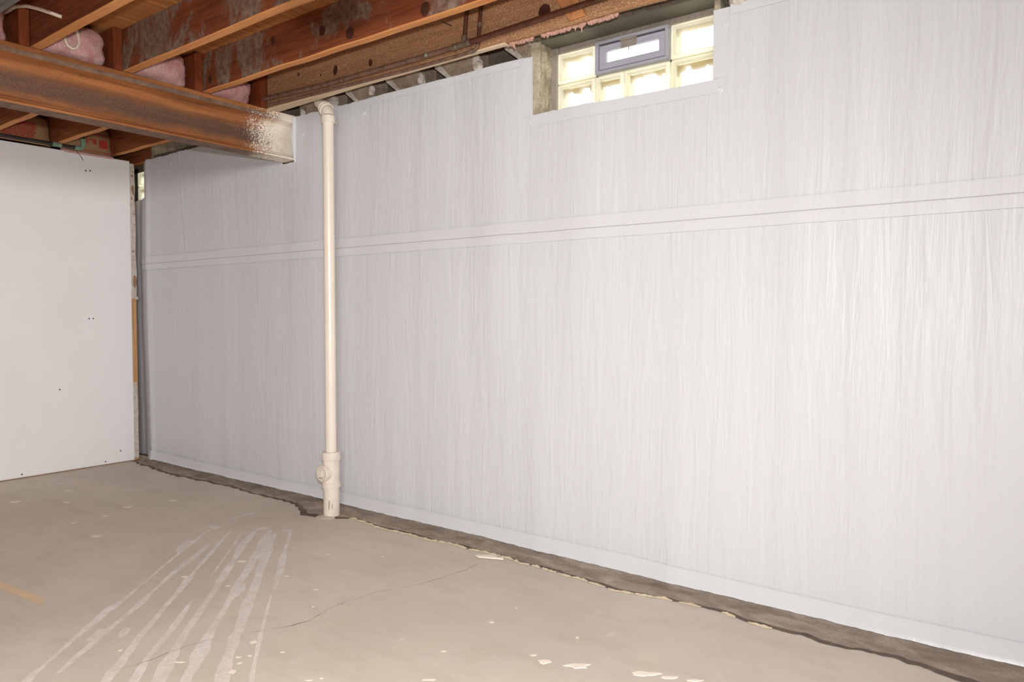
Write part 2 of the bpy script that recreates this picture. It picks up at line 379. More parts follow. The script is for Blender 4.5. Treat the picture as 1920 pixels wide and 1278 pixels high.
def lump(c, r, name, mat, parent, seed, sq=(1, 1, 1), sub=2, amp=.35, fr=2.2):
    bm = bmesh.new(); bmesh.ops.create_icosphere(bm, subdivisions=sub, radius=1)
    for v in bm.verts:
        k = 1 + amp*vn3(v.co*1.0, fr, seed); v.co = Vector((v.co.x*sq[0], v.co.y*sq[1], v.co.z*sq[2]))*r*k + Vector(c)
    me = bpy.data.meshes.new(name); bm.to_mesh(me); bm.free(); me.materials.append(mat)
    return link(bpy.data.objects.new(name, me), parent)
for i, (x, z, r) in enumerate([(-3.345, 2.335, .035), (-3.02, 2.345, .022), (-2.645, 2.335, .024), (-2.28, 2.355, .026), (-2.265, 2.32, .028), (-1.955, 2.372, .016), (-3.62, 2.32, .02), (-.99, 2.33, .04)]):
    lump((x, .012, z), r, 'mortar', M['mortar'], wall_back, i, (1, .8, 1.3))

# lintel and reveals of the window opening
MB().box(W1[0]-.02, W1[1]+.02, .012, .145, 2.362, 2.56).build('lintel', M['lintel'], wall_back)
lb = MB(); 
for k in range(14):
    x = W1[0] + k*.062; lb.box(x, x+.064, .0+.008*random.random(), .03, 2.366+.010*random.random(), 2.45)
lb.build('lintel_crust', M['wallconc'], wall_back)
V = []; F = []
for i in range(9):
    for j in range(22):
        y = .018 + (i-1)*.019; z = 2.0 + j*.0172
        V.append(((-1.945 if i == 0 else -1.912) + .008*float(vnoise2(y*60, z*22, 8)) + .004*float(vnoise2(y*140, z*70, 9)), y, z))
F = [(i*22+j, i*22+j+1, (i+1)*22+j+1, (i+1)*22+j) for i in range(8) for j in range(21)]
mesh_obj('reveal', V, F, M['reveal'], wall_back)
MB().box(W1[1]-.004, W1[1]+.02, .02, .15, 2.0, 2.36).build('reveal', M['reveal'], wall_back)

# partition of drywall at the far end
wl = tag(MB().box(-5.74, -5.646, YF, -.05, 0, 2.262).build('wall_left', M['stud']), kind='structure')
MB().box(-5.645, -5.63, YF, -.047, .006, 1.2755).build('drywall_panel', M['drywall'], wl, bevel=.001)
MB().box(-5.645, -5.6305, YF, -.045, 1.2795, 2.275).build('drywall_panel', M['drywall'], wl, bevel=.001)
MB().box(-5.648, -5.634, YF, -.05, 1.27, 1.285).build('joint_filler', M['drywall'], wl)
MB().box(-5.66, -5.622, YF, -.05, -.001, .007).build('dust_line', M['dirt'], wl)  # thin brown line along the foot of the drywall
for (y, z) in [(-.355, 2.155), (-.326, 2.16), (-.354, 1.089), (-.325, 1.089), (-.559, .588), (-.26, .026), (-.806, .027), (-.03-.12, .09)]:
    MB().lathe((-5.632, y, z), (1, 0, 0), [(0, .0055), (.0026, .0055), (.003, .001)], 8).build('screw_hole', M['hole'], wl)
# bare stud and the torn edge of the next sheet beside it
MB().box(-5.70, -5.643, -.05, -.006, 0, 2.26).build('stud', M['stud'], wl)
zz = np.arange(1.24, 2.262, .02); L = -.046 + 0*zz; Rr = -.008 + .004*vnoise(zz*14, 3) + .005*vnoise(zz*5, 6)
V = [(-5.634, a, z) for a, z in zip(L, zz)] + [(-5.634+.002*float(vnoise(z*30, 2)), b, z) for b, z in zip(Rr, zz)] + [(-5.645, b, z) for b, z in zip(Rr, zz)]
k = len(zz); F = [(r*k+i, r*k+i+1, (r+1)*k+i+1, (r+1)*k+i) for r in range(2) for i in range(k-1)]
mesh_obj('torn_edge', V, F, M['tear'], wl)
for (y, z, a, b) in [(-.022, 2.07, .012, .03), (-.018, 2.04, .007, .02), (-.02, 1.37, .014, .05), (-.026, 2.17, .01, .008), (-.03, 2.0, .006, .012), (-.028, 1.6, .006, .008), (-.022, 2.20, .008, .005), (-.012, 1.88, .012, .004), (-.006, 1.80, .012, .004)]:
    MB().lathe((-5.636, y, z), (1, 0, 0), [(0, .001), (.0035, .01), (.0045, .001)], 9).build('torn_spot', M['brownpaper'], wl).scale = (1, 1, 1)
    o = wl.children[-1]; o.data.transform(Matrix.Translation((-5.634, y, z)) @ Matrix.Diagonal((1, a/.01, b/.01, 1)) @ Matrix.Translation((5.634, -y, -z)))
zz = np.arange(.02, .62, .02); V = [(-5.632, -.048, z) for z in zz] + [(-5.632, -.014 + .004*float(vnoise(z*22, 12)), z) for z in zz]
k = len(zz); mesh_obj('torn_edge', V, [(i, i+1, k+i+1, k+i) for i in range(k-1)], M['tear'], wl)
lump((-5.63, -.012, 1.245), .016, 'plaster_lump', M['mortar'], wl, 31)

# rest of the room, behind the photographer
tag(MB().box(XR, XR+.1, YF, .3, -.1, 2.56).build('wall_right', M['paintwall']), kind='structure')
tag(MB().box(XL-.1, XR+.1, YF-.1, YF, -.1, 2.56).build('wall_front', M['paintwall']), kind='structure')
tag(MB().box(XL-.1, XL, YF, .3, -.1, 2.56).build('wall_far_left', M['wallconc']), kind='structure')

# subfloor boards seen between the joists
ceiling = tag(MB().box(XL-.1, XR+.1, YF-.1, .3, 2.53, 2.57).build('ceiling', M['plank']), kind='structure')
pm = MB().box(-.069, .069, -5.55, .13, 2.512, 2.53).build('plank', M['plank'], ceiling, bevel=.002); pm.location.x = -6.7
for k in range(1, 66):
    p = pm.copy(); link(p, ceiling); p.location = (-6.7 + k*.1405, 0, random.uniform(-.0015, .0015))

for y in (-2.2, -2.6, -3.0, -3.4, -3.8, -4.2, -4.6, -5.0, -5.4):
    MB().box(-3.79, XR, y, y+.045, 2.31, 2.512).build('joist', M['joist'], ceiling)
# ------------------------------------------------------------------ windows
win = tag(empty('window_1', (-1.5, .12, 2.03)), kind='structure')
kids = []
kids.append(MB().box(-1.918, -1.876, .118, .19, 2.0, 2.362).box(-1.876, -1.084, .12, .19, 2.327, 2.362).box(-1.876, -1.084, .125, .19, 2.0, 2.04).build('mortar_border', M['winmortar'], bevel=.006))
def glass_block(x0, x1, z0, z1, seed):
    b = .013; y0 = .112
    o = MB()
    # rounded front rim
    def ring(w0, w1, ya, yb):
        r = [(x0+w0, z0+w0), (x1-w0, z0+w0), (x1-w0, z1-w0), (x0+w0, z1-w0)]; s = [(x0+w1, z0+w1), (x1-w1, z0+w1), (x1-w1, z1-w1), (x0+w1, z1-w1)]
        return [(x, ya, z) for x, z in r], [(x, yb, z) for x, z in s]
    loops = [ring(0, 0, .19, .19)[0], ring(0, 0, .122, .122)[0], ring(.004, 0, y0+.002, 0)[0], ring(.009, 0, y0, 0)[0], ring(b, 0, y0+.002, 0)[0], ring(b+.004, 0, y0+.010, 0)[0], ring(b+.007, 0, y0+.012, 0)[0]]
    v = [p for l_ in loops for p in l_]; f = [(4*i+k, 4*i+(k+1) % 4, 4*i+4+(k+1) % 4, 4*i+4+k) for i in range(len(loops)-1) for k in range(4)]
    o.add(v, f)
    g = o.build('glass_block', M['edge'], None, bevel=.0015)
    q = b+.006
    pv = [(x0+q, y0+.0115, z0+q), (x1-q, y0+.0115, z0+q), (x1-q, y0+.0115, z1-q), (x0+q, y0+.0115, z1-q)]
    mesh_obj('pane', pv, [(0, 1, 2, 3)], M['pane'], g)
    # smear added inside, standing in for the overhang outside seen through the glass
    rs = random.Random(seed); m = 26; W = x1-x0-2*q; top = z1-q
    lo = []
    h = .02
    for i in range(m+1):
        if rs.random() < .3: h = rs.uniform(.010, .032)
        lo.append(h + rs.uniform(-.002, .002) + (.016 if i < 2 else 0))
    sv = [(x0+q+W*i/m, y0+.03, top) for i in range(m+1)] + [(x0+q+W*i/m, y0+.03, top-lo[i]) for i in range(m+1)]
    sm = mesh_obj('mortar_smear', sv, [(i, i+1, m+2+i, m+1+i) for i in range(m)], M['smear'], g)
    so = sm.modifiers.new('thick', 'SOLIDIFY'); so.thickness = .004
    sv = [(x0+q, y0+.035, z0+q), (x0+q+.012, y0+.035, z0+q), (x0+q+.02, y0+.035, (z0+z1)/2), (x0+q+.016, y0+.035, top), (x0+q, y0+.035, top)]
    mesh_obj('mortar_smear', sv, [(0, 1, 2, 3, 4)], M['smear'], g)
    return g
for i, (a, b, c, d) in enumerate([(-1.875, -1.675, 2.188, 2.326), (-1.313, -1.086, 2.188, 2.330), (-1.875, -1.680, 2.028, 2.183), (-1.674, -1.535, 2.028, 2.183), (-1.530, -1.319, 2.028, 2.183), (-1.312, -1.086, 2.028, 2.183)]):
    kids.append(glass_block(a, b, c, d, i+3))
kids.append(MB().box(-1.876, -1.084, .13, .18, 2.180, 2.191).box(-1.680, -1.672, .13, .18, 2.03, 2.183).box(-1.536, -1.529, .13, .18, 2.03, 2.183).box(-1.3195, -1.311, .13, .18, 2.03, 2.33).box(-1.677, -1.667, .13, .18, 2.183, 2.33).build('joint', M['edge']))
# small hopper vent in the middle of the upper row
x0, x1, z0, z1 = -1.668, -1.318, 2.190, 2.332
vf = MB().box(x0, x1, .100, .185, z1-.013, z1).box(x0, x1, .100, .185, z0, z0+.013).box(x0, x0+.016, .100, .185, z0+.013, z1-.013).box(x1-.014, x1, .100, .185, z0+.013, z1-.013).build('vent_frame', M['ventmetal'], bevel=.0015)
kids.append(vf)
MB().box(x0+.016, x1-.014, .118, .122, z0+.013, z0+.0165).box(x0+.016, x0+.0195, .116, .122, z0+.013, z1-.013).box(x0+.02, x1-.02, .112, .120, z1-.0185, z1-.013).build('gasket', M['ventdark'], vf)
a0, a1, c0, c1 = x0+.020, x1-.017, z0+.017, z1-.021
p0, p1, q0, q1 = x0+.054, x1-.044, z0+.043, z0+.092
vs = MB().box(a0, a1, .106, .125, q1, c1).box(a0, a1, .106, .125, c0, q0).box(a0, p0, .106, .125, q0, q1).box(p1, a1, .106, .125, q0, q1).build('vent_sash', M['ventmetal'], bevel=.001)
kids.append(vs)
mesh_obj('pane', [(p0, .117, q0), (p1, .117, q0), (p1, .117, q1), (p0, .117, q1)], [(0, 1, 2, 3)], M['pane'], vs)
MB().box(a0+.006, a1-.006, .1035, .107, q1+.010, q1+.012).box(p0-.006, p1+.006, .1035, .107, q1, q1+.003).box(p0-.006, p1+.006, .1035, .107, q0-.003, q0).build('moulding', M['ventmetal'], vs)
xm = (x0+x1)/2 - .008
la = MB().box(xm-.037, xm+.037, .090, .107, c1-.004, c1+.006).box(xm-.037, xm+.037, .099, .107, c1-.033, c1-.004).build('latch', M['latch'], None, bevel=.001); kids.append(la)
tag(MB().tube([(xm+.008, .098, c1-.026), (xm+.006, .092, c1-.034), (xm+.005, .091, c1-.046), (xm+.009, .093, c1-.052)], .0022, 8).build('pull_hook', M['latch'], la), 'rusty hook hanging from the latch')
adopt(win, kids)
# second window, only a sliver of it clear of the sheet
win2 = tag(empty('window_2', (-5.7, .12, 2.0)), kind='structure'); kids = []
for (a, b, c, d) in [(-5.83, -5.66, 2.125, 2.235), (-5.655, -5.48, 2.125, 2.235), (-5.83, -5.66, 1.99, 2.12), (-5.655, -5.48, 1.99, 2.12)]:
    kids.append(glass_block(a, b, c, d, int(-a*100)))
kids.append(MB().box(-6.2, -5.45, .12, .2, 2.236, 2.28).box(-6.2, -5.835, .12, .2, 1.98, 2.28).box(-5.478, -5.44, .12, .2, 1.98, 2.28).build('mortar_border', M['lintel']))
adopt(win2, kids)

# ------------------------------------------------------------------ white vapour barrier hung on the wall
vb = empty('vapor_barrier', (-2.2, 0, 0))
tag(vb, 'white plastic vapour barrier sheet covering the long basement wall below the glass block window', 'vapour barrier')
def sheet_y(x, z, fine=1.0):
    """how far the sheet stands off the wall: fine upright pleats plus slow bulges"""
    x = np.asarray(x, float); z = np.asarray(z, float)
    wx = x + .03*vnoise2(x*3, z*1.6, 21) + .016*vnoise2(x*9, z*4.1, 22) + .006*vnoise2(x*24, z*11, 29)
    y = -.006 - fine*(.0010*vnoise(wx*14, 23) + .0005*vnoise(wx*34, 24)*(.6+.4*vnoise2(x*4, z*3, 27))) - .0060*vnoise2(x*4.2, z*.6, 25) - .0016*vnoise2(wx*9.5, z*.9, 30) - .005*vnoise2(x*1.1, z*.8, 26)
    b = np.clip((-5.47 + .012*vnoise(z*3, 28) - x)/.2, 0, 1)
    y = y + .055*b**.8 - .010*np.exp(-((x+5.44)/.03)**2)*(z < 2.3)
    # crease running up from the seam
    y = y - .006*np.exp(-((x+4.905+.085*(z-1.53)/.73)/.006)**2)*(z > 1.53)
    return y
def sheet(name, segs, z0f, mat, rows, step=.011, off=0.0, k=1.0, nz=None):
    V = []; F = []; idx = {}
    for (a, b, zt0, zt1) in segs:
        m = max(2, int(round((b-a)/step))); X = np.linspace(a, b, m+1)
        T = np.linspace(zt0, zt1, m+1); B = z0f(X)
        if nz is not None: T = T + nz(X)
        r = max(2, int(rows))
        for c in range(m+1):
            for q in range(r+1):
                V.append((X[c], 0, B[c] + (T[c]-B[c])*q/r))
        o = len(V) - (m+1)*(r+1)
        F += [(o+c*(r+1)+q, o+(c+1)*(r+1)+q, o+(c+1)*(r+1)+q+1, o+c*(r+1)+q+1) for c in range(m) for q in range(r)]
    V = np.array(V); V[:, 1] = sheet_y(V[:, 0], V[:, 2], k) + off
    return mesh_obj(name, V, F, mat, None, None, True)
ragged = lambda X: .0025*vnoise(X*40, 33) + .002*vnoise(X*11, 34)
parts = []
b_up = lambda X: np.full_like(X, 1.494)
def seg_sheet(name, segs): return sheet(name, segs, b_up, M['sheet'], 36, nz=ragged)
parts.append(seg_sheet('upper_sheet', [(-6.05, -5.545, 1.985, 2.0), (-5.545, -3.80, 2.268, 2.268), (-3.80, -3.664, 2.036, 2.036), (-3.664, -1.932, 2.300, 2.296), (-1.932, -1.083, 2.034, 2.028), (-1.083, 2.55, 2.296, 2.31)]))
b_lo = lambda X: np.interp(X, [-5.7, -3.5, -1, 2.6], [.028, .046, .040, .026]) + .004*vnoise(X*30, 35) + .003*vnoise(X*8, 36)
parts.append(sheet('lower_sheet', [(-6.05, 2.55, 1.502, 1.502)], b_lo, M['sheet'], 64, off=.0015))
def band(name, x0, x1, zb, zt, mat, off, rows=4, step=.03, kk=.15):
    return sheet(name, [(x0, x1, zt(x0) if callable(zt) else zt, zt(x1) if callable(zt) else zt)], zb, mat, rows, step, off-.0012, kk)
c_ = lambda v: (lambda X: np.full_like(X, v))
parts.append(band('seam_tape', -5.6, 2.55, c_(1.4525), 1.4975, M['tape'], -.0035))
parts.append(band('seam_tape', -5.6, 2.55, c_(1.4995), 1.550, M['tape'], -.0045))
parts.append(tag(band('seam_line', -5.66, 2.55, c_(1.4955), 1.5005, M['seam'], -.0042, 2), 'thin grey line of the overlap under the tape'))
# hem taped to the cement, turning out a little at its foot
X = np.arange(-5.55, 2.55, .012); zs = [0, .12, .25, .45, .7, 1.0]; V = []
for u in zs:
    for x in X:
        zb = float(np.interp(x, [-5.7, -3.5, -1, 2.6], [.024, .036, .031, .020])) + .0012*float(vnoise(x*26, 41)) + .003*float(vnoise(x*3, 42)) + .0012*float(vnoise(x*60, 47))
        zt = .098 + .006*float(vnoise(x*1.3, 43)); z = zb + (zt-zb)*u
        V.append((x, float(sheet_y(x, z, .15)) - .0055 - .010*(1-u)**3 - .002*math.exp(-((u-.45)/.12)**2), z))
m_ = len(X); parts.append(mesh_obj('hem_tape', V, [(r*m_+i, r*m_+i+1, (r+1)*m_+i+1, (r+1)*m_+i) for r in range(len(zs)-1) for i in range(m_-1)], M['tape'], None, None, True))
parts.append(band('window_tape', -1.945, -1.06, c_(1.978), 2.030, M['hem'], -.0026))
parts.append(band('window_tape', -1.081, -1.02, c_(2.032), 2.293, M['hem'], -.0026, 12, .01))
parts.append(band('window_tape', -1.99, -1.934, c_(2.03), 2.293, M['hem'], -.0026, 12, .01))
parts.append(band('top_tape', -3.10, -1.995, c_(2.262), 2.297, M['hem'], -.0026))
parts.append(band('top_tape', -1.015, 2.5, c_(2.262), 2.299, M['hem'], -.0026))
# flap turned up beside the beam
parts.append(mesh_obj('beam_flap', [(-3.662, -.006, 2.03), (-3.658, -.006, 2.295), (-3.669, -.022, 2.297), (-3.670, -.034, 2.16), (-3.668, -.018, 2.035), (-3.60, -.009, 2.06), (-3.61, -.009, 2.297)], [(0, 1, 2, 3, 4), (0, 5, 6, 1)], M['sheet']))
for (x, z) in [(-3.59, 2.187), (-3.064, 2.226), (-1.962, 2.243), (-1.947, 2.001), (-1.053, 1.988), (-1.033, 2.230), (-5.1, 2.2)]:
    y = float(sheet_y(x, z))
    parts.append(MB().lathe((x, y+.002, z), (0, -1, 0), [(0, .012), (.004, .012), (.006, .009), (.0045, .0065), (.004, .001)], 14).build('fastener', M['button'], None, True))
adopt(vb, parts)

# ------------------------------------------------------------------ framing overhead
ZB, ZT = 2.31, 2.511
def joist(name, x0, x1, y, mats, label, group, th=.045, nz=0):
    o = MB(); N = max(2, int((x1-x0)/.08)); v = []; f = []; mi = []
    for i in range(N+1):
        x = x0+(x1-x0)*i/N; d = .0025*float(vnoise(x*5, nz)); e = .002*float(vnoise(x*7, nz+1))
        v += [(x, y+e, ZB+.004+d), (x, y+e, ZT), (x, y+th, ZT), (x, y+th+e, ZB+.003+d), (x, y+th-.005+e, ZB+d), (x, y+.006+e, ZB+d)]
    for i in range(N):
        for k in range(6):
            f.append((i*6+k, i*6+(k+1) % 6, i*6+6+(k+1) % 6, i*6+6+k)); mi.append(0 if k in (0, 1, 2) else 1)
    f += [tuple(range(6)), tuple(range(6*N+5, 6*N-1, -1))]; mi += [2, 2]
    ob = mesh_obj(name, v, f, mats, None, mi)
    return tag(ob, label, 'joist', group)
def knot(par, x, y, z, rx, rz):
    o = MB().lathe((0, .001, 0), (0, -1, 0), [(0, 1), (.0016, 1), (.0022, .8), (.0016, .1)], 14).build('knot', M['knot'], par)
    o.data.transform(Matrix.Translation((x, y, z)) @ Matrix.Rotation(random.uniform(-.3, .3), 4, 'Y') @ Matrix.Diagonal((rx, 1, rz, 1)))
g = 'joists on the near side of the beam'
J4 = joist('floor_joist', -3.79, XR-.01, -.188, [M['rim'], M['rim'], M['endgrain']], 'dusty pale floor joist carrying the copper pipes beside the white wall', g, .028, 5)
MB().prism([(-3.79, -.192), (-3.2, -.189), (-1.955, -.187), (-1.955, -.162), (-2.9, -.157), (-3.25, -.143), (-3.79, -.12)], 'z', 2.303, 2.311).build('ledger', M['rim_under'], J4)
for a in [(-3.079, 2.412, .016, .026), (-2.808, 2.396, .013, .018), (-3.39, 2.45, .008, .010), (-1.743, 2.39, .030, .032), (-1.30, 2.40, .014, .016), (-3.2, 2.41, .005, .006)]: knot(J4, a[0], -.190, a[1], a[2], a[3])
J3 = joist('floor_joist', -3.79, XR-.01, -.587, [M['joist_r2'], M['under'], M['endgrain']], 'knotty orange floor joist next in from the pipe joist, lamp shadow on it', g, .045, 6)
for a in [(-2.501, 2.352, .026, .026), (-3.056, 2.444, .015, .019), (-2.689, 2.405, .020, .024), (-3.608, 2.362, .016, .022), (-2.05, 2.345, .024, .028)]: knot(J3, a[0], -.589, a[1], a[2], a[3])
J2 = joist('floor_joist', -3.79, XR-.01, -1.002, [M['joist_r'], M['under'], M['endgrain']], 'floor joist with broad smears of dried grey mortar on its face', g, .047, 7)
J1 = joist('floor_joist', -3.79, XR-.01, -1.405, [M['joist'], M['under'], M['endgrain']], 'brown floor joist with a white cable poking out of its face', g, .045, 8)
J0 = joist('floor_joist', -3.79, XR-.01, -1.79, [M['joist_r2'], M['under'], M['endgrain']], 'brown floor joist beside the grey metal duct', g, .045, 9)
g = 'joists beyond the beam'
for (y, lab) in [(-.145, 'joist beyond the beam ending over the corner of wall and partition'), (-.562, 'joist beyond the beam between the two paper faced batts'), (-.965, 'joist beyond the beam at the edge of the red lettered paper'), (-1.37, 'joist beyond the beam mostly hidden behind its rusty flange')]:
    joist('far_joist', -6.7, -3.97, y, [M['farjoist'], M['under'], M['endgrain']], lab, g, .042, 11)
# short scabs lapping each joist over the beam
g = 'scabs beside the joist ends on the beam'
for (y, lab) in [(-.235, 'short orange wood scab beside the pipe joist on the steel beam'), (-.634, 'short orange wood scab beside the knotty joist on the steel beam'), (-1.050, 'short orange wood scab beside the mortar smeared joist on the steel beam'), (-1.452, 'short orange wood scab at the cable joist on the steel beam')]:
    tag(MB().box(-3.85, -3.672, y, y+.043, 2.309, 2.510).build('wood_scab', M['scab'], None, bevel=.003), lab, 'wood block', g)
tag(MB().prism([(-1.700, 2.455), (-1.612, 2.318), (-1.536, 2.322), (-1.60, 2.455)], 'y', -.2035, -.190).build('wood_scrap', M['scrap'], None, bevel=.002), 'short tilted scrap of wood nailed to the pipe joist above the window', 'wood scrap')
nl = MB().tube([(-2.262, -.188, 2.452), (-2.275, -.235, 2.461)], .0022, 8).build('nail', M['darkpipe'], J4)

# steel beam
bp = empty('steel_beam', (-3.73, -1.5, 2.045))
tag(bp, 'rusty steel beam with white painted end running into the white sheeted wall', 'beam', kind='thing')
xc = -3.731; hw = .058
half = [(0, 2.045), (hw, 2.045), (hw, 2.056), (.040, 2.061), (.016, 2.070), (.008, 2.086), (.006, 2.15), (.008, 2.232), (.016, 2.247), (.040, 2.257), (hw, 2.262), (hw, 2.284), (0, 2.284)]
poly = [(xc+a, z) for a, z in half] + [(xc-a, z) for a, z in reversed(half[1:-1])]
bm_ = MB(); bm_.prism(poly, 'y', .10, -5.5)
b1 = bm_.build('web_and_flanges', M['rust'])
b1.data.materials.append(M['flange_grey'])
for p in b1.data.polygons:
    if p.normal.z < -.9 and p.center.z < 2.05 or (p.normal.x > .9 and p.center.z > 2.262): p.material_index = 1
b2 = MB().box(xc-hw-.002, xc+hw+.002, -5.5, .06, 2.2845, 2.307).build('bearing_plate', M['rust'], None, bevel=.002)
adopt(bp, [b1, b2])

# pink insulation stuffed between the joists over the beam
def batt(name, x0, x1, y0, y1, z0, z1, mat, seed, label, cat, group, amp=.016, bulge=.03):
    bm = bmesh.new(); bmesh.ops.create_cube(bm, size=2); bmesh.ops.subdivide_edges(bm, edges=bm.edges[:], cuts=15, use_grid_fill=True)
    for v in bm.verts:
        p = v.co.copy(); r = (abs(p.x)**5+abs(p.y)**5+abs(p.z)**5)**.2; p = p/max(r, 1e-3)*1.0
        q = Vector(((x0+x1)/2+p.x*(x1-x0)/2, (y0+y1)/2+p.y*(y1-y0)/2, (z0+z1)/2+p.z*(z1-z0)/2))
        d = amp*vn3(q, 22, seed)+amp*.45*vn3(q, 60, seed+5)+amp*.25*vn3(q, 150, seed+8)
        q += p.normalized()*d*.8
        if p.x > .3: q.x += bulge*(1-p.y**2)*(1-p.z**2)
        q.z = max(q.z, z0-.001); v.co = q
    me = bpy.data.meshes.new(name); bm.to_mesh(me); bm.free(); me.materials.append(mat); me.polygons.foreach_set('use_smooth', [True]*len(me.polygons))
    return tag(link(bpy.data.objects.new(name, me)), label, cat, group)
g = 'pink insulation over the beam'
batt('insulation_batt', -3.95, -3.735, -.53, -.25, 2.31, 2.475, M['pink'], 1, 'folded pink insulation piece on the beam next to the copper pipe ends', 'insulation', g, .022)
batt('insulation_batt', -3.95, -3.72, -.955, -.642, 2.31, 2.49, M['pink'], 2, 'pink insulation batt on the beam behind the mortar smeared joist', 'insulation', g)
batt('insulation_batt', -3.95, -3.71, -1.36, -1.058, 2.31, 2.49, M['pink'], 3, 'largest pink insulation batt, with the cable loop in front of it', 'insulation', g)
batt('insulation_batt', -3.95, -3.71, -1.74, -1.475, 2.31, 2.47, M['pink'], 4, 'pink insulation batt below the end of the white cable, by the duct', 'insulation', g)

# kraft faced batts above the partition
def kraft(y0, y1, z0, z1, lab):
    N, K = 18, 10; V = []
    for i in range(N+1):
        for j in range(K+1):
            u = i/N; v_ = j/K; y = y0+(y1-y0)*u; z = z0+(z1-z0)*v_
            V.append((-5.640 - .05*v_ + .022*math.sin(math.pi*u)*math.sin(math.pi*v_) + .006*float(vnoise2(u*7, v_*5, 51)) - .02*max(0, u-.86)/.14, y, z))
    F = [(i*(K+1)+j, i*(K+1)+j+1, (i+1)*(K+1)+j+1, (i+1)*(K+1)+j) for i in range(N) for j in range(K)]
    o = mesh_obj('paper_faced_batt', V, F, M['kraft'], None, None, True); o.modifiers.new('thick', 'SOLIDIFY').thickness = -.004
    return tag(o, lab, 'insulation', 'paper faced batts above the partition')
k1 = kraft(-.515, -.150, 2.282, 2.49, 'brown paper faced batt printed with a red square above the partition')
batt('pink_edge', -5.70, -5.622, -.51, -.15, 2.266, 2.288, M['pink'], 9, None, None, None, .004, .004).parent = k1
k2 = kraft(-.92, -.565, 2.29, 2.49, 'brown paper faced batt with lines of faded red lettering above the partition')
k3 = kraft(-1.33, -.97, 2.29, 2.49, 'plain brown paper faced batt at the far end above the partition')
cu = bpy.data.curves.new('print', 'FONT'); cu.body = 'R-13'; cu.size = .058; cu.extrude = .0006; cu.offset = .0012; cu.space_character = .95
to = bpy.data.objects.new('print', cu); COL.objects.link(to)
dg = bpy.context.evaluated_depsgraph_get(); me = bpy.data.meshes.new_from_object(to.evaluated_get(dg)); COL.objects.unlink(to); bpy.data.objects.remove(to)
me.transform(Matrix(((0, 0, 1, 0), (-1, 0, 0, 0), (0, -1, 0, 0), (0, 0, 0, 1))))
def onface(y, z): return -5.640 - .05*(z-2.282)/.208 + .022*math.sin(math.pi*(y+.515)/.407)*math.sin(math.pi*(z-2.282)/.208) + .009
me.materials.append(M['redink']); tx = link(bpy.data.objects.new('red_print', me), k1); tx.location = (onface(-.29, 2.37), -.276, 2.396)
tx.rotation_euler = (0, math.radians(-8), 0)
sq = MB()
for i in range(4):
    z = 2.335 + i*.0155; sq.box(onface(-.22, z)-.002, onface(-.22, z), -.255, -.200, z, z+.0135)
sq.build('red_print', M['redink'], k1)
fr = MB()
for (ya, yb, z) in [(-.42, -.165, 2.302), (-.33, -.165, 2.432)]:
    for i in range(8):
        y = ya+(yb-ya)*i/8; fr.box(onface(y, z)-.003, onface(y, z)-.0005, y, y+(yb-ya)/8, z, z+.0035)
for i in range(9):
    z = 2.302+i*.0145; fr.box(onface(-.165, z)-.004, onface(-.165, z), -.167, -.163, z, z+.0145)
fr.build('red_print', M['redink'], k1)
rl = MB(); rs = random.Random(5)
for r in range(9):
    z = 2.325+r*.0125; y = -.90
    while y < -.68:
        wd = rs.uniform(.010, .034); xk = -5.640-.05*(z-2.29)/.2+.022*math.sin(math.pi*(y+.92)/.355)*math.sin(math.pi*(z-2.29)/.2)+.007
        rl.box(xk-.003, xk, y, y+wd, z, z+.007); y += wd+.005
rl.build('red_print', M['redink'], k2)

# ------------------------------------------------------------------ pipes
cp = empty('copper_pipes', (-2.9, -.21, 2.3))
tag(cp, 'old brown copper water pipes with two risers fastened along the pale joist', 'water pipe')
ya = -.2205; kids = []
kids.append(MB().tube([(-3.669, ya, 2.357), (-3.15, ya, 2.338), (-2.45, ya, 2.3335), (-2.20, ya, 2.3365)], .0125, 16).build('pipe', M['copper_dusty'], None, True))
kids.append(MB().tube([(-2.15, ya, 2.339), (-1.78, ya, 2.3495), (-1.5, ya, 2.358), (-.6, ya, 2.385), (.2, ya, 2.41)], .0125, 16).build('pipe', M['copper'], None, True))
kids.append(MB().tube([(-3.669, -.203, 2.3245), (-3.176, -.203, 2.312), (-2.784, -.203, 2.306), (-2.468, -.203, 2.3015), (-2.20, -.203, 2.302), (-2.125, -.203, 2.3045), (-2.108, -.2025, 2.308), (-2.098, -.202, 2.317), (-2.094, -.2015, 2.330)], .0085, 14).build('pipe', M['copper_dusty'], None, True))
kids.append(MB().tube([(-2.158, ya, 2.35), (-2.153, ya, 2.39), (-2.140, ya, 2.512)], .0098, 14).build('riser', M['copper'], None, True))
kids.append(MB().tube([(-2.094, -.2015, 2.325), (-2.088, -.2015, 2.375), (-2.075, -.2015, 2.512)], .0088, 14).build('riser', M['copper'], None, True))
kids.append(tag(MB().lathe((-2.225, ya, 2.336), (1, 0, .028), [(0, .0155), (.022, .0160), (.024, .0145), (.085, .0145), (.087, .016), (.105, .0158)], 16).tube([(-2.159, ya, 2.342), (-2.156, ya, 2.372)], .0135, 14).build('tee_fitting', M['solder'], None, True), 'greenish soldered tee'))
kids.append(MB().lathe((-2.085, -.2015, 2.40), (.1, 0, 1), [(0, .0115), (.02, .0115)], 14).build('coupling', M['solder'], None, True))
kids.append(MB().lathe((-2.135, -.203, 2.3043), (1, 0, .1), [(0, .0112), (.018, .0112)], 14).build('elbow_fitting', M['solder'], None, True))
kids.append(tag(lump((-2.385, ya-.008, 2.336), .011, 'corrosion', M['verdigris'], None, 61, (1.3, .6, .8)), 'green corrosion on the copper'))
adopt(cp, kids)
bpipe = empty('partition_pipe', (-5.585, -.9, 2.297)); tag(bpipe, 'dark pipe with green corroded elbow along the top of the drywall partition', 'water pipe'); kids = []
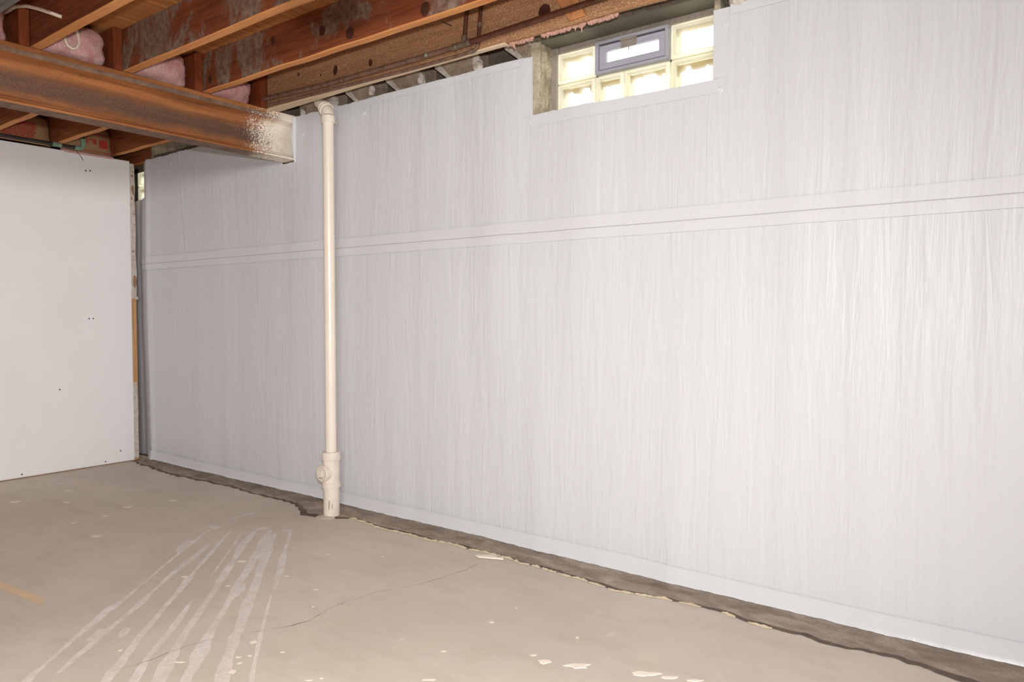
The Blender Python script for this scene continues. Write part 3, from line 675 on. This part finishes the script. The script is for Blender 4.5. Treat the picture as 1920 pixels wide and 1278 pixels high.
kids.append(MB().tube([(-5.575, -1.7, 2.297), (-5.575, -.41, 2.297)], .0125, 14).build('pipe', M['darkpipe'], None, True))
kids.append(tag(MB().lathe((-5.575, -.592, 2.297), (0, 1, 0), [(0, .0165), (.055, .0165)], 14).build('coupling', M['verdigris'], None, True), 'pale green coupling'))
kids.append(tag(MB().tube([(-5.575, -.45, 2.297), (-5.575, -.415, 2.299), (-5.575, -.40, 2.306), (-5.575, -.394, 2.322), (-5.575, -.393, 2.365)], [.0165, .0165, .0165, .0165, .017], 14).build('elbow_fitting', M['verdigris'], None, True), 'green corroded elbow'))
kids.append(MB().tube([(-5.575, -.393, 2.36), (-5.575, -.393, 2.512)], .0125, 14).build('riser', M['darkpipe'], None, True))
adopt(bpipe, kids)
tag(MB().tube([(-5.60, -.43, 2.285), (-5.59, -.42, 2.262), (-5.585, -.405, 2.245), (-5.575, -.395, 2.215)], .002, 6).build('wire', M['darkpipe']), 'thin bent wire hanging below the green elbow over the drywall', 'wire')

# ------------------------------------------------------------------ cream drain pipe
px, py = -3.216, -.128
dp = empty('drain_pipe', (px, py, 0)); tag(dp, 'cream plastic drain pipe with round cleanout standing in front of the white wall', 'drain pipe'); kids = []
kids.append(MB().tube([(px, py, .30), (px, py, 1.2), (px-.001, py, 2.205)], .0302, 28).build('pipe', M['pvc'], None, True))
kids.append(MB().tube([(px, py, -.03), (px, py, .175)], .0445, 32).build('lower_pipe', M['pvc_dirty'], None, True))
kids.append(MB().lathe((px, py, .158), (0, 0, 1), [(0, .0515), (.028, .0515), (.031, .047), (.152, .047), (.155, .0515), (.192, .0515), (.194, .0505), (.2, .047), (.2, .030)], 36).tube([(px, py, .243), (px, py-.058, .243)], .042, 32).build('cleanout_tee', M['pvc_dirty'], None, True))
kids.append(MB().lathe((px, py-.052, .243), (0, -1, 0), [(0, .044), (.016, .0465), (.018, .0455), (.019, .0435), (.0185, .0425), (.017, .042)], 36).build('cleanout_hub', M['pvc'], None, True))
plug = tag(MB().lathe((px, py-.062, .243), (0, -1, 0), [(0, .040), (.0075, .040), (.009, .039), (.0092, .001)], 36).build('cleanout_plug', M['pvc_dirty'], None, True), 'round screw plug with a raised square')
MB().box(px-.015, px+.015, py-.077, py-.070, .230, .262).build('plug_square', M['pvc'], plug, bevel=.002)
MB().tube([(px+0.0408*math.cos(a*.1963), py-.0705, .243+0.0408*math.sin(a*.1963)) for a in range(33)], .0011, 6).build('grime_ring', M['pvc_line'], plug)
MB().box(px-.020, px+.014, py-.0725, py-.0705, .2185, .2215).build('plug_rib', M['pvc_line'], plug)
kids.append(plug)
kids.append(MB().lathe((px, py, .349), (0, 0, 1), [(0, .0312), (.006, .0312)], 28).build('grime_ring', M['pvc_line'], None, True))
d = Vector((-.80, .28, .50)).normalized(); c0 = Vector((px, py, 2.208)); el = [c0]
for i in range(1, 7):
    a = i/6; t_ = (Vector((0, 0, 1))*(1-a) + d*a).normalized(); el.append(el[-1]+t_*.0085)
kids.append(MB().tube(el, [.0335]*7, 28).lathe((px, py, 2.168), (0, 0, 1), [(0, .036), (.002, .0375), (.038, .0375), (.041, .0335)], 28).build('elbow', M['pvc_dirty'], None, True))
kids.append(MB().lathe(el[-1]-d*.012, d, [(0, .0335), (.002, .0385), (.008, .039), (.010, .0365), (.026, .0365), (.028, .0395), (.036, .0395), (.038, .036), (.060, .036), (.062, .031)], 28).build('elbow_hub', M['pvc_dirty'], None, True))
kids.append(MB().lathe(el[-1]+d*.04, d, [(0, .0302), (.09, .0302)], 28).build('branch_pipe', M['pvc_dirty'], None, True))
for (a, b, c, e) in [(-.012, .075, .004, .022), (-.014, .05, .003, .012), (.018, .06, .003, .018)]:
    ang = math.atan2(-1, .9)+a*12; o = lump((px+.0440*math.cos(ang), py+.0440*math.sin(ang), b), 1, 'stain', M['pvc_line'], None, 71, (c*.6, c*.6, e), 2, .3); kids.append(o)
adopt(dp, kids)
tag(lump((px+.005, py-.05, -.002), .06, 'grout_collar', M['floor'], floor, 77, (1.1, .75, .14)), 'grout mounded against the foot of the pipe')

# ------------------------------------------------------------------ cable, duct, tufts, added shadow caster
tag(MB().tube([(-4.05, -1.55, 2.54), (-3.93, -1.47, 2.492), (-3.84, -1.466, 2.474), (-3.76, -1.466, 2.464), (-3.66, -1.466, 2.462), (-3.56, -1.46, 2.441), (-3.46, -1.45, 2.407), (-3.37, -1.435, 2.372), (-3.35, -1.405, 2.362)][1:], .0075, 10)
    .tube([(-3.655, -1.225, 2.495), (-3.655, -1.226, 2.44), (-3.655, -1.215, 2.405), (-3.655, -1.213, 2.375), (-3.655, -1.225, 2.352), (-3.655, -1.245, 2.344), (-3.655, -1.262, 2.353), (-3.655, -1.272, 2.375), (-3.66, -1.275, 2.41), (-3.68, -1.278, 2.45)], .0072, 10)
    .build('electric_cable', M['cable'], None, True), 'white electric cable passing the joist and looping in front of pink insulation', 'cable')
dk = empty('air_duct', (-2.5, -1.9, 2.24)); tag(dk, 'grey sheet metal duct hung between joists at the corner of the ceiling', 'duct')
kids = [MB().box(-3.22, -1.5, -2.10, -1.70, 2.245, 2.305).build('duct_body', M['duct'], None, bevel=.004), MB().box(-3.225, -1.5, -1.712, -1.690, 2.240, 2.249).build('seam_flange', M['duct'])]
adopt(dk, kids)
def tuft(x0, x1, z, n_, seed, label):
    r = random.Random(seed); o = MB()
    y = -.160
    for i in range(n_):
        x = x0+(x1-x0)*(i+.5)/n_+r.uniform(-.008, .008); s_ = r.uniform(.007, .012)
        w0 = (x1-x0)/n_*.9
        o.tube([(x-w0, y+r.uniform(-.006, .004), z-.001), (x-w0*.3, y, z-r.uniform(.003, .008)), (x+w0*.4, y-.003, z-r.uniform(.002, .009)), (x+w0, y, z-.001)], [s_*.5, s_, s_*.9, s_*.4], 7)
        if r.random() < .55:
            ln = r.uniform(.008, .018)*(2.2 if r.random() < .25 else 1); dx = r.uniform(-.022, .016)
            o.tube([(x, y, z), (x+dx*.2, y-.002, z-ln*.3), (x+dx*.6, y-.003, z-ln*.65), (x+dx, y-.001, z-ln)], [s_*.8, s_*.7, s_*.4, .001], 7)
    tag(o.build('insulation_tuft', M['pink_tuft'], None, True), label, 'insulation scrap', 'shreds of insulation under the pipe joist')
tuft(-1.935, -1.82, 2.312, 12, 1, 'ragged pink insulation shred hanging at the corner of the window opening')
tuft(-1.78, -1.56, 2.312, 20, 2, 'thin fringe of pink insulation along the pipe joist over the window')
tuft(-1.54, -1.42, 2.312, 12, 3, 'pink insulation tuft with long strands above the hopper vent')
hx, hy, hz = -.935, -1.985, 1.690  # unseen dome added above the view to cast the round shadow on the joist
hl = empty('hanging_lamp', (hx, hy, hz)); tag(hl, 'dark enamel lamp shade hanging on a cord from the joist by the duct', 'lamp')
kids = [MB().lathe((hx, hy, hz), (0, 0, 1), [(0, .042), (.006, .060), (.016, .068), (.04, .066), (.075, .05), (.10, .03), (.12, .022), (.15, .02)], 28).build('shade', M['lampmetal'], None, True), MB().tube([(hx, hy, hz+.14), (hx, hy, 2.512)], .004, 8).build('cord', M['lampmetal'])]
adopt(hl, kids)

# ------------------------------------------------------------------ marks on the floor
STREAKS = [
[(-3.507, -0.696, -3.5, -0.691), (-3.435, -0.79, -3.422, -0.78), (-3.356, -0.888, -3.348, -0.882), (-3.261, -1.003, -3.251, -0.995), (-3.121, -1.171, -3.11, -1.163), (-2.927, -1.399, -2.914, -1.389), (-2.877, -1.485, -2.85, -1.465), (-2.791, -1.583, -2.768, -1.565), (-2.709, -1.676, -2.691, -1.663), (-2.632, -1.753, -2.62, -1.744), (-2.564, -1.831, -2.549, -1.82), (-2.529, -1.88, -2.508, -1.864), (-2.43, -1.98, -2.40, -1.95)],
[(-3.29, -0.839, -3.273, -0.826), (-3.171, -0.985, -3.147, -0.967), (-3.041, -1.155, -3.021, -1.14), (-2.903, -1.306, -2.893, -1.299), (-2.851, -1.369, -2.828, -1.352), (-2.765, -1.468, -2.748, -1.455), (-2.693, -1.562, -2.676, -1.55), (-2.617, -1.656, -2.597, -1.641), (-2.548, -1.741, -2.532, -1.729), (-2.481, -1.816, -2.47, -1.808)],
[(-3.398, -0.64, -3.392, -0.635), (-3.279, -0.774, -3.266, -0.765), (-3.147, -0.917, -3.128, -0.903), (-2.978, -1.086, -2.967, -1.078), (-2.917, -1.158, -2.888, -1.136), (-2.796, -1.273, -2.778, -1.259), (-2.659, -1.413, -2.642, -1.4), (-2.54, -1.536, -2.522, -1.522), (-2.453, -1.619, -2.43, -1.602), (-2.383, -1.69, -2.357, -1.671), (-2.2, -1.86, -2.17, -1.84)],
[(-3.319, -0.627, -3.314, -0.624), (-3.161, -0.783, -3.152, -0.776), (-3.005, -0.935, -2.997, -0.928), (-2.865, -1.067, -2.862, -1.065)],
[(-2.696, -1.244, -2.693, -1.242), (-2.601, -1.345, -2.582, -1.331), (-2.509, -1.44, -2.488, -1.424), (-2.422, -1.53, -2.404, -1.517), (-2.359, -1.599, -2.344, -1.588), (-2.294, -1.659, -2.272, -1.642), (-2.13, -1.81, -2.10, -1.79)],
[(-3.305, -0.57, -3.287, -0.557), (-3.178, -0.727, -3.144, -0.701), (-2.978, -0.902, -2.957, -0.887), (-2.849, -1.033, -2.821, -1.013), (-2.69, -1.175, -2.672, -1.161), (-2.571, -1.298, -2.55, -1.282), (-2.444, -1.421, -2.426, -1.407), (-2.363, -1.5, -2.34, -1.482), (-2.279, -1.588, -2.241, -1.56), (-2.08, -1.75, -2.05, -1.73)],
[(-3.25, -0.513, -3.232, -0.5), (-3.003, -0.771, -2.959, -0.738), (-2.815, -0.942, -2.79, -0.923), (-2.662, -1.097, -2.634, -1.076), (-2.537, -1.205, -2.522, -1.193), (-2.438, -1.311, -2.417, -1.295), (-2.347, -1.405, -2.315, -1.381), (-2.249, -1.505, -2.208, -1.474), (-2.141, -1.589, -2.115, -1.571), (-1.95, -1.74, -1.93, -1.72)],
[(-3.179, -0.537, -3.161, -0.524), (-2.935, -0.771, -2.902, -0.747), (-2.731, -0.945, -2.701, -0.922), (-2.497, -1.157, -2.462, -1.131), (-2.303, -1.315, -2.273, -1.292), (-2.157, -1.448, -2.123, -1.423), (-1.85, -1.69, -1.82, -1.67)],
[(-3.141, -0.463, -3.131, -0.455), (-2.938, -0.643, -2.925, -0.634), (-2.729, -0.832, -2.701, -0.811), (-2.524, -0.994, -2.518, -0.989)],
[(-2.486, -1.032, -2.483, -1.029), (-2.375, -1.134, -2.364, -1.126), (-2.237, -1.251, -2.225, -1.242), (-2.08, -1.379, -2.069, -1.37), (-1.78, -1.62, -1.765, -1.61)],
[(-3.581, -0.664, -3.519, -0.618), (-3.525, -0.665, -3.488, -0.637), (-3.498, -0.677, -3.48, -0.663)],
[(-3.337, -0.514, -3.288, -0.478), (-3.338, -0.557, -3.266, -0.503), (-3.305, -0.558, -3.287, -0.544)],
[(-3.197, -0.464, -3.161, -0.437), (-3.185, -0.48, -3.132, -0.44), (-3.139, -0.47, -3.127, -0.461)],
[(-3.423, -0.868, -3.371, -0.829), (-3.376, -0.93, -3.325, -0.893), (-3.312, -0.976, -3.284, -0.956), (-3.263, -0.992, -3.258, -0.988)],
[(-2.688, -1.018, -2.683, -1.014), (-2.634, -1.076, -2.615, -1.062), (-2.605, -1.121, -2.586, -1.107), (-2.561, -1.17, -2.556, -1.167)],
[(-2.647, -1.528, -2.622, -1.51), (-2.601, -1.567, -2.581, -1.552), (-2.58, -1.579, -2.572, -1.573)],
[(-2.709, -1.59, -2.684, -1.571), (-2.666, -1.63, -2.638, -1.609), (-2.644, -1.656, -2.62, -1.638)],
[(-3.587, -0.534, -3.575, -0.525), (-3.612, -0.421, -3.586, -0.402), (-3.599, -0.352, -3.579, -0.337)]]
for si, s_ in enumerate(STREAKS):
    A = np.array(s_); t0 = np.arange(len(A)); t1 = np.linspace(0, len(A)-1, max(8, (len(A)-1)*7)); Q = np.stack([np.interp(t1, t0, A[:, k]) for k in range(4)], 1)
    wob = .12*vnoise(t1*2.3, si)+.1*vnoise(t1*6.1, si+4)
    dx, dy = Q[:, 2]-Q[:, 0], Q[:, 3]-Q[:, 1]
    Lp = np.stack([Q[:, 0]-dx*wob, Q[:, 1]-dy*wob], 1); wob2 = .12*vnoise(t1*2.9, si+9)+.1*vnoise(t1*7, si+7); Rp = np.stack([Q[:, 2]+dx*wob2, Q[:, 3]+dy*wob2], 1)
    V = [(x, y, .0006+si*.00004) for x, y in Lp]+[(x, y, .0006+si*.00004) for x, y in Rp]; k = len(t1)
    mesh_obj('scrape_mark', V, [(i, i+1, k+i+1, k+i) for i in range(k-1)], M['chalk'], floor)
# hairline crack
CR = [(-2.355, -1.71), (-2.335, -1.64), (-2.33, -1.53), (-2.325, -1.441), (-2.299, -1.369), (-2.286, -1.317), (-2.25, -1.275), (-2.215, -1.23), (-2.185, -1.17), (-2.164, -1.096), (-2.175, -1.05), (-2.195, -.97), (-2.195, -.9), (-2.182, -.83), (-2.178, -.764), (-2.138, -.688), (-2.118, -.64), (-2.098, -.605), (-2.065, -.466), (-2.048, -.345), (-2.056, -.27), (-2.044, -.214)]
A = np.array(CR); t1 = np.linspace(0, len(A)-1, 200); cx = np.interp(t1, range(len(A)), A[:, 0])+.004*vnoise(t1*5, 3)+.002*vnoise(t1*14, 5); cy = np.interp(t1, range(len(A)), A[:, 1])
wd = .0004+.0012*np.clip(vnoise(t1*1.7, 8), 0, 1)+.0022*np.exp(-((t1-8.3)/.4)**2)
mesh_obj('crack', [(x-w_, y, .0012) for x, y, w_ in zip(cx, cy, wd)]+[(x+w_, y, .0012) for x, y, w_ in zip(cx, cy, wd)], [(i, i+1, 201+i, 200+i) for i in range(199)], M['crack'], floor)
# paint flecks
FL = [(-1.298, -0.835, 0.0224, 0.0217), (-1.197, -0.795, 0.0478, 0.0247), (-1.0, -0.712, 0.05, 0.0239), (-1.622, -0.701, 0.0117, 0.0138), (-1.304, -0.621, 0.0065, 0.0167), (-1.624, -0.546, 0.0051, 0.0075), (-2.473, -0.441, 0.0074, 0.0113), (-2.699, -0.573, 0.0112, 0.0116), (-1.352, -0.82, 0.0123, 0.0112), (-2.935, -0.869, 0.0242, 0.0227), (-2.956, -1.128, 0.0182, 0.0173), (-2.714, -1.076, 0.0121, 0.0095), (-2.613, -0.863, 0.0103, 0.0066), (-4.209, -0.897, 0.0208, 0.0183), (-4.204, -1.061, 0.0172, 0.0174), (-2.079, -1.432, 0.0077, 0.0114), (-2.047, -1.479, 0.0151, 0.0219), (-2.119, -1.412, 0.0122, 0.0079), (-2.098, -1.383, 0.0088, 0.0079), (-2.084, -1.368, 0.0079, 0.0059), (-2.478, -1.62, 0.0071, 0.0109), (-2.239, -1.544, 0.0207, 0.0079), (-2.391, -0.885, 0.0131, 0.0089), (-2.26, -1.003, 0.0061, 0.0079), (-2.177, -1.316, 0.0146, 0.0172), (-1.81, -1.368, 0.0131, 0.0051), (-1.789, -1.336, 0.0074, 0.0068), (-2.033, -1.302, 0.0089, 0.006), (-4.989, -0.766, 0.0372, 0.0243), (-4.704, -0.896, 0.0255, 0.0216), (-4.96, -1.072, 0.0383, 0.0298), (-4.301, -0.728, 0.0341, 0.0264), (-4.231, -0.494, 0.0289, 0.0206), (-3.86, -1.096, 0.0296, 0.0203), (-1.607, -0.978, 0.0124, 0.0096), (-1.516, -1.144, 0.0246, 0.0082), (-.93, -.69, .03, .012), (-.86, -.66, .03, .010)]
ca, sa = math.cos(yaw), math.sin(yaw)
for i, (x, y, a, b) in enumerate(FL):
    r = random.Random(i); m = 14; V = []; h = .0022 if a > .02 and x > -1.5 else .0009
    for k in range(m):
        q = 2*math.pi*k/m; s_ = r.uniform(.55, 1.15); u, v_ = a*math.cos(q)*s_, .8*b*math.sin(q)*s_; V.append((x+u*ca-v_*sa, y+u*sa+v_*ca, .0003))
    V += [(x+(p[0]-x)*.85, y+(p[1]-y)*.85, h) for p in V]
    mesh_obj('paint_fleck', V, [tuple(range(m, 2*m))]+[(k, (k+1) % m, m+(k+1) % m, m+k) for k in range(m)], M['flake'], floor)
# peeled coating curling along the trench edge
rs = random.Random(3)
def peel(xa, xb, wdt, dens):
    x = xa
    while x < xb:
        ln = rs.uniform(.03, .10); e = float(np.interp(x, xs, edge)); N = 7; V = []
        for i in range(N):
            xx = x+ln*i/(N-1); ee = float(np.interp(xx, xs, edge)); k = math.sin(math.pi*i/(N-1))
            V += [(xx, ee-.004-wdt*k*rs.uniform(.4, 1)-.004, .0012), (xx, ee-.002, .002+.003*k*rs.random()), (xx, ee+.006*k*rs.random(), .003+.004*k*rs.random())]
        mesh_obj('peeled_coating', V, [(3*i+j, 3*i+j+1, 3*i+3+j+1, 3*i+3+j) for i in range(N-1) for j in range(2)], M['peel'], floor)
        x += ln*rs.uniform(.7, 1.0)/dens
peel(-3.08, -2.30, .012, .9); peel(-2.3, -1.9, .010, .8); peel(-1.85, -1.2, .008, .8); peel(-1.15, -.85, .007, .45)
tag(MB().prism([(-2.125, -.185), (-2.06, -.135), (-2.02, -.15), (-2.01, -.125), (-1.99, -.15), (-2.05, -.175), (-2.10, -.195)], 'z', .004, .010).build('peeled_coating', M['flake'], floor), 'pale curl of peeled coating')
# tape residue
mesh_obj('tape_residue', [(-3.95, -1.64, .0008), (-3.532, -1.621, .0008), (-3.169, -1.586, .0008), (-3.11, -1.621, .0008), (-3.435, -1.653, .0008), (-3.95, -1.69, .0008)], [(0, 1, 4, 5), (1, 2, 3, 4)], M['yellow'], floor)
